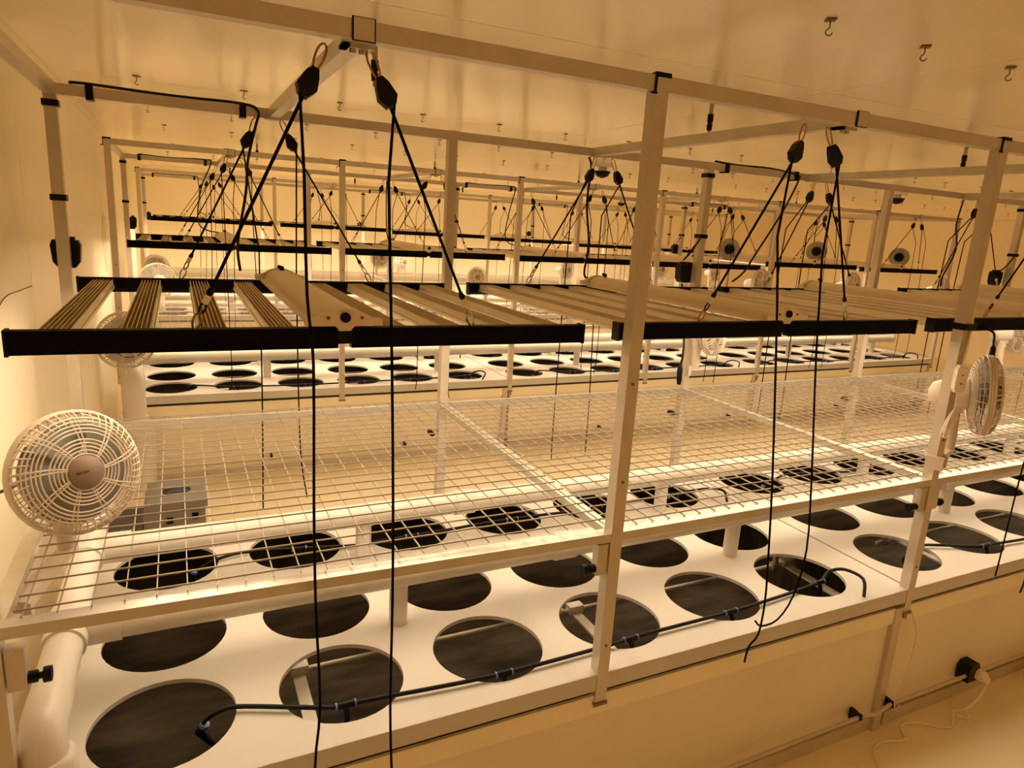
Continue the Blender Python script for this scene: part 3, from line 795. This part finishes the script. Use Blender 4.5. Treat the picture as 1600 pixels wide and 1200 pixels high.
# ------------------------------------------------------------------ low conduits, outlet, cords
for r, y0 in enumerate(ROWY[:2]):
    y = y0 - .045
    t = thing('floor_conduit', f'thin pale conduit clipped along the tank base, {ROWN[r]}', 'conduit', (0, y, .100), group='conduits along the tank bases')
    MB().tube([(.05, 0, 0), (7.3, 0, 0)] if r else [(.05, 0, -.002), (2.265, 0, .012), (2.34, -.008, .008), (2.42, 0, .016), (7.3, 0, .016)], .0065, 10).build('pipe', M_STEEL, t)
    for x in ((2.265, 2.43, 4.1, 5.3) if r == 0 else (.77, 1.65, 3.25, 4.6, 5.97)):
        MB().box(x - .006, x + .006, -.009, .010, .004 if r else .006, .024).box(x - .006, x + .006, .010, .034, -.012, .026).build('clip', M_BLACK, t)
t = thing('outlet_box', 'black outlet box low on the tank front with a white plug in it', 'outlet', (2.876, -.035, .128))
MB().prism([(-.032, -.036), (.026, -.036), (.032, .012), (.020, .034), (-.022, .030), (-.034, .01)], 'y', -.022, .025).build('box', M_BLACK, t)
t = thing('white_plug', 'white plug in the black outlet box with a long knotted cord on the floor', 'plug', (2.90, -.075, .118))
MB().tube([(0, .018, 0), (0, 0, 0), (-.004, -.014, -.006), (-.012, -.022, -.012)], [.022, .022, .016, .007], 14).build('plug_head', M_CORD, t)
P0 = Vector((2.90, -.075, .118))
pts = [(2.888, -.097, .106), (2.85, -.10, .06), (2.80, -.095, .03), (2.775, -.085, .012), (2.755, -.10, .010), (2.765, -.125, .02), (2.785, -.105, .022), (2.765, -.075, .016), (2.73, -.09, .008), (2.66, -.12, .008), (2.57, -.055, .008), (2.50, -.05, .008), (2.45, -.10, .008), (2.37, -.075, .008), (2.29, -.10, .008), (2.22, -.20, .008), (2.12, -.22, .008), (2.00, -.36, .008)]
MB().tube([p - P0 for p in smooth_path(pts, 4)], .0045, 7).build('cord', M_CORD, t)
cord([(2.45, -.035, .455), (2.475, -.045, .40), (2.478, -.05, .33), (2.455, -.055, .22), (2.425, -.055, .15), (2.43, -.06, .105), (2.45, -.06, .12)], .002, 'thin_tube', 'thin pale tube looping down beside the tank leg to the conduit', 'tube', M_CORD)
t = thing('floor_carton', 'pale carton with black edge lying on the floor beside the tank base', 'carton', (3.32, -.13, 0))
MB().box(-.08, .10, -.07, .07, 0, .05).build('body', M_CORD, t)
MB().box(-.088, -.08, -.075, .03, .0, .03).build('edge_strip', M_BLACK, t)
for k in range(4):
    MB().box(-.062 + .012 * k, -.056 + .012 * k, -.045, .0 - .006 * (k % 2), .05, .0506).build('print', M_DARKG, t)

# grey tote in the first aisle
t = thing('grey_tote', 'grey lidded tote with a round hole standing in the first aisle', 'tote', (.235, 1.96, 0))
MB().prism([(-.13, -.14), (.11, -.14), (.115, -.135), (.115, .14), (-.13, .14)], 'z', 0, .335).build('body', M_TOTE, t)
b = MB(); n = 24; cx, cy, rr = .0, .02, .060
ang = sorted([2 * PI * k / n for k in range(n)] + [math.atan2(y - cy, x - cx) % (2 * PI) for x in (-.12, .125) for y in (-.13, .15)])
o_, c_ = [], []
for a in ang:
    c, s = math.cos(a), math.sin(a); tt = 1e9
    if c > 1e-9: tt = min(tt, (.125 - cx) / c)
    if c < -1e-9: tt = min(tt, (-.12 - cx) / c)
    if s > 1e-9: tt = min(tt, (.15 - cy) / s)
    if s < -1e-9: tt = min(tt, (-.13 - cy) / s)
    o_.append((cx + c * tt, cy + s * tt)); c_.append((cx + c * rr, cy + s * rr))
m = len(ang)
vs = [(x, y, .375) for x, y in o_] + [(x, y, .375) for x, y in c_] + [(x, y, .345) for x, y in c_] + [(x, y, .345) for x, y in o_]
fs = []
for k in range(m):
    l = (k + 1) % m
    fs += [(k, l, m + l, m + k), (m + k, m + l, 2 * m + l, 2 * m + k), (k, 3 * m + k, 3 * m + l, l)]
b.add(vs, fs).build('lid', M_TOTE, t)
MB().cyl((cx, cy, .337), (cx, cy, .368), .0595, 24).build('hole_shade_disc', M_BLACK, t)  # black disc filling the hole, standing in for the dark inside
MB().box(-.04, -.015, -.152, -.138, .29, .315).build('latch', M_BLACK, t)
MB().box(.06, .085, -.152, -.138, .30, .325).build('latch', M_BLACK, t)
t2 = thing('grey_crate', 'low grey crate on the floor left of the tote with the hole', 'crate', (.03, 1.90, 0))
MB().box(-.10, .07, -.16, .10, 0, .28).build('body', M_TOTE, t2)
MB().box(-.105, .073, -.165, .105, .28, .30).build('lid', M_DARKG, t2)
